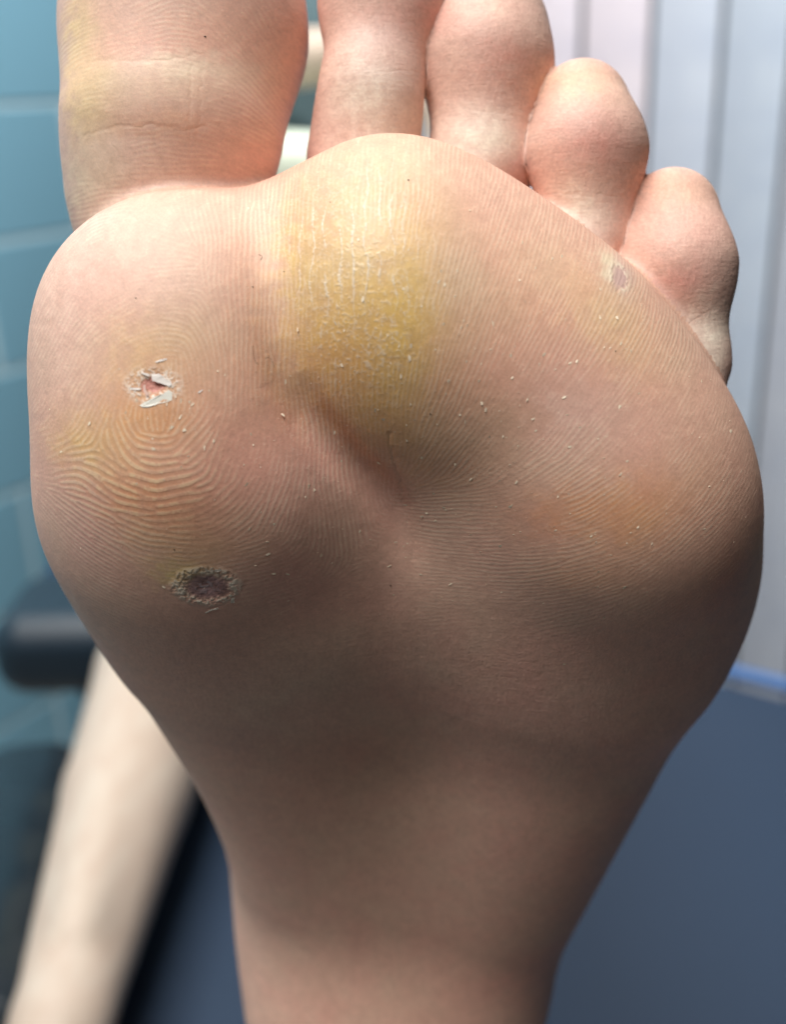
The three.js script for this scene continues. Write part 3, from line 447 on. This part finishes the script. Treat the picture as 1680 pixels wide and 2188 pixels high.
function flap(pts, cx, cy, m, lift, tiltX = 0, tiltY = 0) { // ragged sheet that follows the skin: outline in pixels round a centre, lifted along the skin's normal
  const s = new THREE.Shape(), out = []; pts.forEach(([x, y], i) => { const [x2, y2] = pts[(i + 1) % pts.length], n = Math.max(2, Math.round(Math.hypot(x2 - x, y2 - y) / 2.2)); for (let k = 0; k < n; k++) { const t = k / n; out.push([lerp(x, x2, t) + (rnd() - 0.5) * 1.5, lerp(y, y2, t) + (rnd() - 0.5) * 1.5]); } });
  out.forEach(([x, y], i) => (i ? s.lineTo(x, y) : s.moveTo(x, y))); s.closePath();
  const g = new THREE.ExtrudeGeometry(s, { depth: 0.010, bevelEnabled: false, curveSegments: 1 }), p = g.attributes.position;
  for (let i = 0; i < p.count; i++) { const x = p.getX(i), y = p.getY(i), f = frameAt(x, y), l = lift + p.getZ(i) + 0.05 * vnoise(x * 0.35, y * 0.35) + tiltX * (cy - y) / MMPX * 0.5 + tiltY * (x - cx) / MMPX * 0.5; const q = toV(f.p).addScaledVector(dirW(f.n), Math.max(l, 0.008) / 1000); p.setXYZ(i, q.x, q.y, q.z); }
  g.deleteAttribute('normal'); g.computeVertexNormals(); return part('skin_flap', g, flapM[m], person);
}
const W1 = (x, y) => [(420 + x / 4.2) * 0.5769, (1280 + y / 4.2) * 0.5769], W2 = (x, y) => [(540 + x / 4.2) * 0.5769, (2050 + y / 4.2) * 0.5769];
const flapOf = (W, list, m, lift, tx, ty) => { const p = list.map(([x, y]) => W(x, y)), c = p.reduce((a, q) => [a[0] + q[0] / p.length, a[1] + q[1] / p.length], [0, 0]); return flap(p, c[0], c[1], m, lift, tx, ty); };
flapOf(W1, [[585, 445], [720, 435], [810, 515], [890, 555], [915, 610], [870, 640], [750, 596], [640, 556], [600, 545]], 0, 0.035, 0.02, 0);
flapOf(W1, [[400, 930], [500, 870], [640, 795], [780, 745], [860, 690], [910, 725], [915, 835], [860, 870], [700, 900], [560, 960], [450, 962]], 1, 0.02, -0.01, 0);
flapOf(W1, [[420, 408], [490, 418], [575, 458], [545, 482], [470, 452]], 0, 0.04); flapOf(W1, [[640, 252], [740, 212], [835, 195], [820, 222], [720, 252], [660, 270]], 0, 0.03); flapOf(W1, [[240, 655], [330, 656], [430, 666], [425, 690], [330, 695], [260, 685]], 0, 0.03);
flapOf(W1, [[460, 625], [495, 600], [500, 680], [555, 775], [520, 790], [470, 715]], 2, 0.02); flapOf(W1, [[1300, 742], [1340, 705], [1388, 684], [1375, 712], [1330, 740]], 0, 0.03);
flapOf(W2, [[1030, 262], [1100, 240], [1170, 255], [1165, 278], [1090, 282]], 3, 0.03); flapOf(W2, [[920, 915], [1000, 870], [1120, 838], [1135, 858], [1010, 892], [930, 935]], 3, 0.03); flapOf(W2, [[1310, 740], [1340, 680], [1372, 690], [1375, 765], [1325, 775]], 3, 0.03);
{ // loose pale flakes: too many to count
  const geos = [], dens = (x, y) => { if (y < 330 || y > 1450) return 0; const a = Math.exp(-(((x - 1000) / 380) ** 2 + ((y - 950) / 260) ** 2)), b = 0.8 * Math.exp(-(((x - 420) / 160) ** 2 + ((y - 930) / 120) ** 2)), c = 0.35 * Math.exp(-(((x - 1200) / 300) ** 2 + ((y - 700) / 220) ** 2)), d = 0.5 * Math.exp(-(((x - 1300) / 200) ** 2 + ((y - 1150) / 110) ** 2)), e = 0.5 * Math.exp(-(((x - 350) / 200) ** 2 + ((y - 1180) / 60) ** 2)); return a * 0.9 + b + c + d + e + 0.04; };
  let tries = 0; while (geos.length < 650 && tries++ < 20000) {
    const px = 80 + rnd() * 1540, py = 340 + rnd() * 1100; if (rnd() > dens(px, py)) continue; const f = frameAt(px, py); if (!f || f.n[2] > -0.35 || toeField(...f.p) < 3) continue;
    if (rnd() > 0.25 + 1.5 * Math.max(0, fbm(px * 0.02, py * 0.02, 2) + 0.2)) continue; const L = 0.04 + 0.36 * Math.pow(rnd(), 3.6), w = L * (0.3 + 0.5 * rnd()) * 0.7 + 0.02, n = 5 + Math.floor(rnd() * 3), s = new THREE.Shape();
    for (let i = 0; i < n; i++) { const t = i / n * 2 * Math.PI, r = 0.7 + 0.5 * rnd(); const x = Math.cos(t) * L * r / 1000, y = Math.sin(t) * w * r / 1000; i ? s.lineTo(x, y) : s.moveTo(x, y); } s.closePath();
    const g = new THREE.ExtrudeGeometry(s, { depth: 0.000012, bevelEnabled: false }); const [c, si] = soleDirs(...flat(f.p));
    g.applyMatrix4(basisAt(px, py, 0.006, (rnd() - 0.5) * 0.5, (rnd() - 0.5) * 0.5, Math.atan2(si, c) / 2 + (rnd() - 0.5) * 1.2)); geos.push(g);
  }
  const m = part('skin_flakes', mergeGeometries(geos), std(244, 226, 200, 0.55), person); m.userData.kind = 'stuff';
}
{ // dark lint specks and stray hairs
  const dark = std(40, 32, 28, 0.7), specks = [[438, 78, 5, 3], [873, 385, 3, 5], [290, 637, 3, 2], [540, 613, 3, 2], [920, 884, 3, 3], [835, 1251, 3, 3], [1316, 750, 2, 2], [372, 1174, 3, 2], [607, 580, 2, 2], [706, 432, 2, 2]];
  for (const [x, y, a, b] of specks) { const g = new THREE.IcosahedronGeometry(1, 1).scale(a / MMPX / 2000, b / MMPX / 2000, 0.00006).applyMatrix4(basisAt(x, y, 0.03)); part('lint_speck', g, dark, person); }
  const hair = (pts, r) => { const c = new THREE.CatmullRomCurve3(pts.map(([x, y, l = 0.05]) => { const f = frameAt(x, y); return toV(f.p).addScaledVector(dirW(f.n), l / 1000); })); part('stray_hair', new THREE.TubeGeometry(c, 24, r / 1000, 5), std(70, 50, 44, 0.6), person); };
  hair([[540, 738], [541, 755], [545, 772], [552, 779]], 0.014); hair([[566, 768], [570, 764], [577, 766], [583, 776], [585, 785]], 0.014); hair([[552, 544], [560, 548], [556, 556]], 0.02);
}

renderer.render(scene, camera);
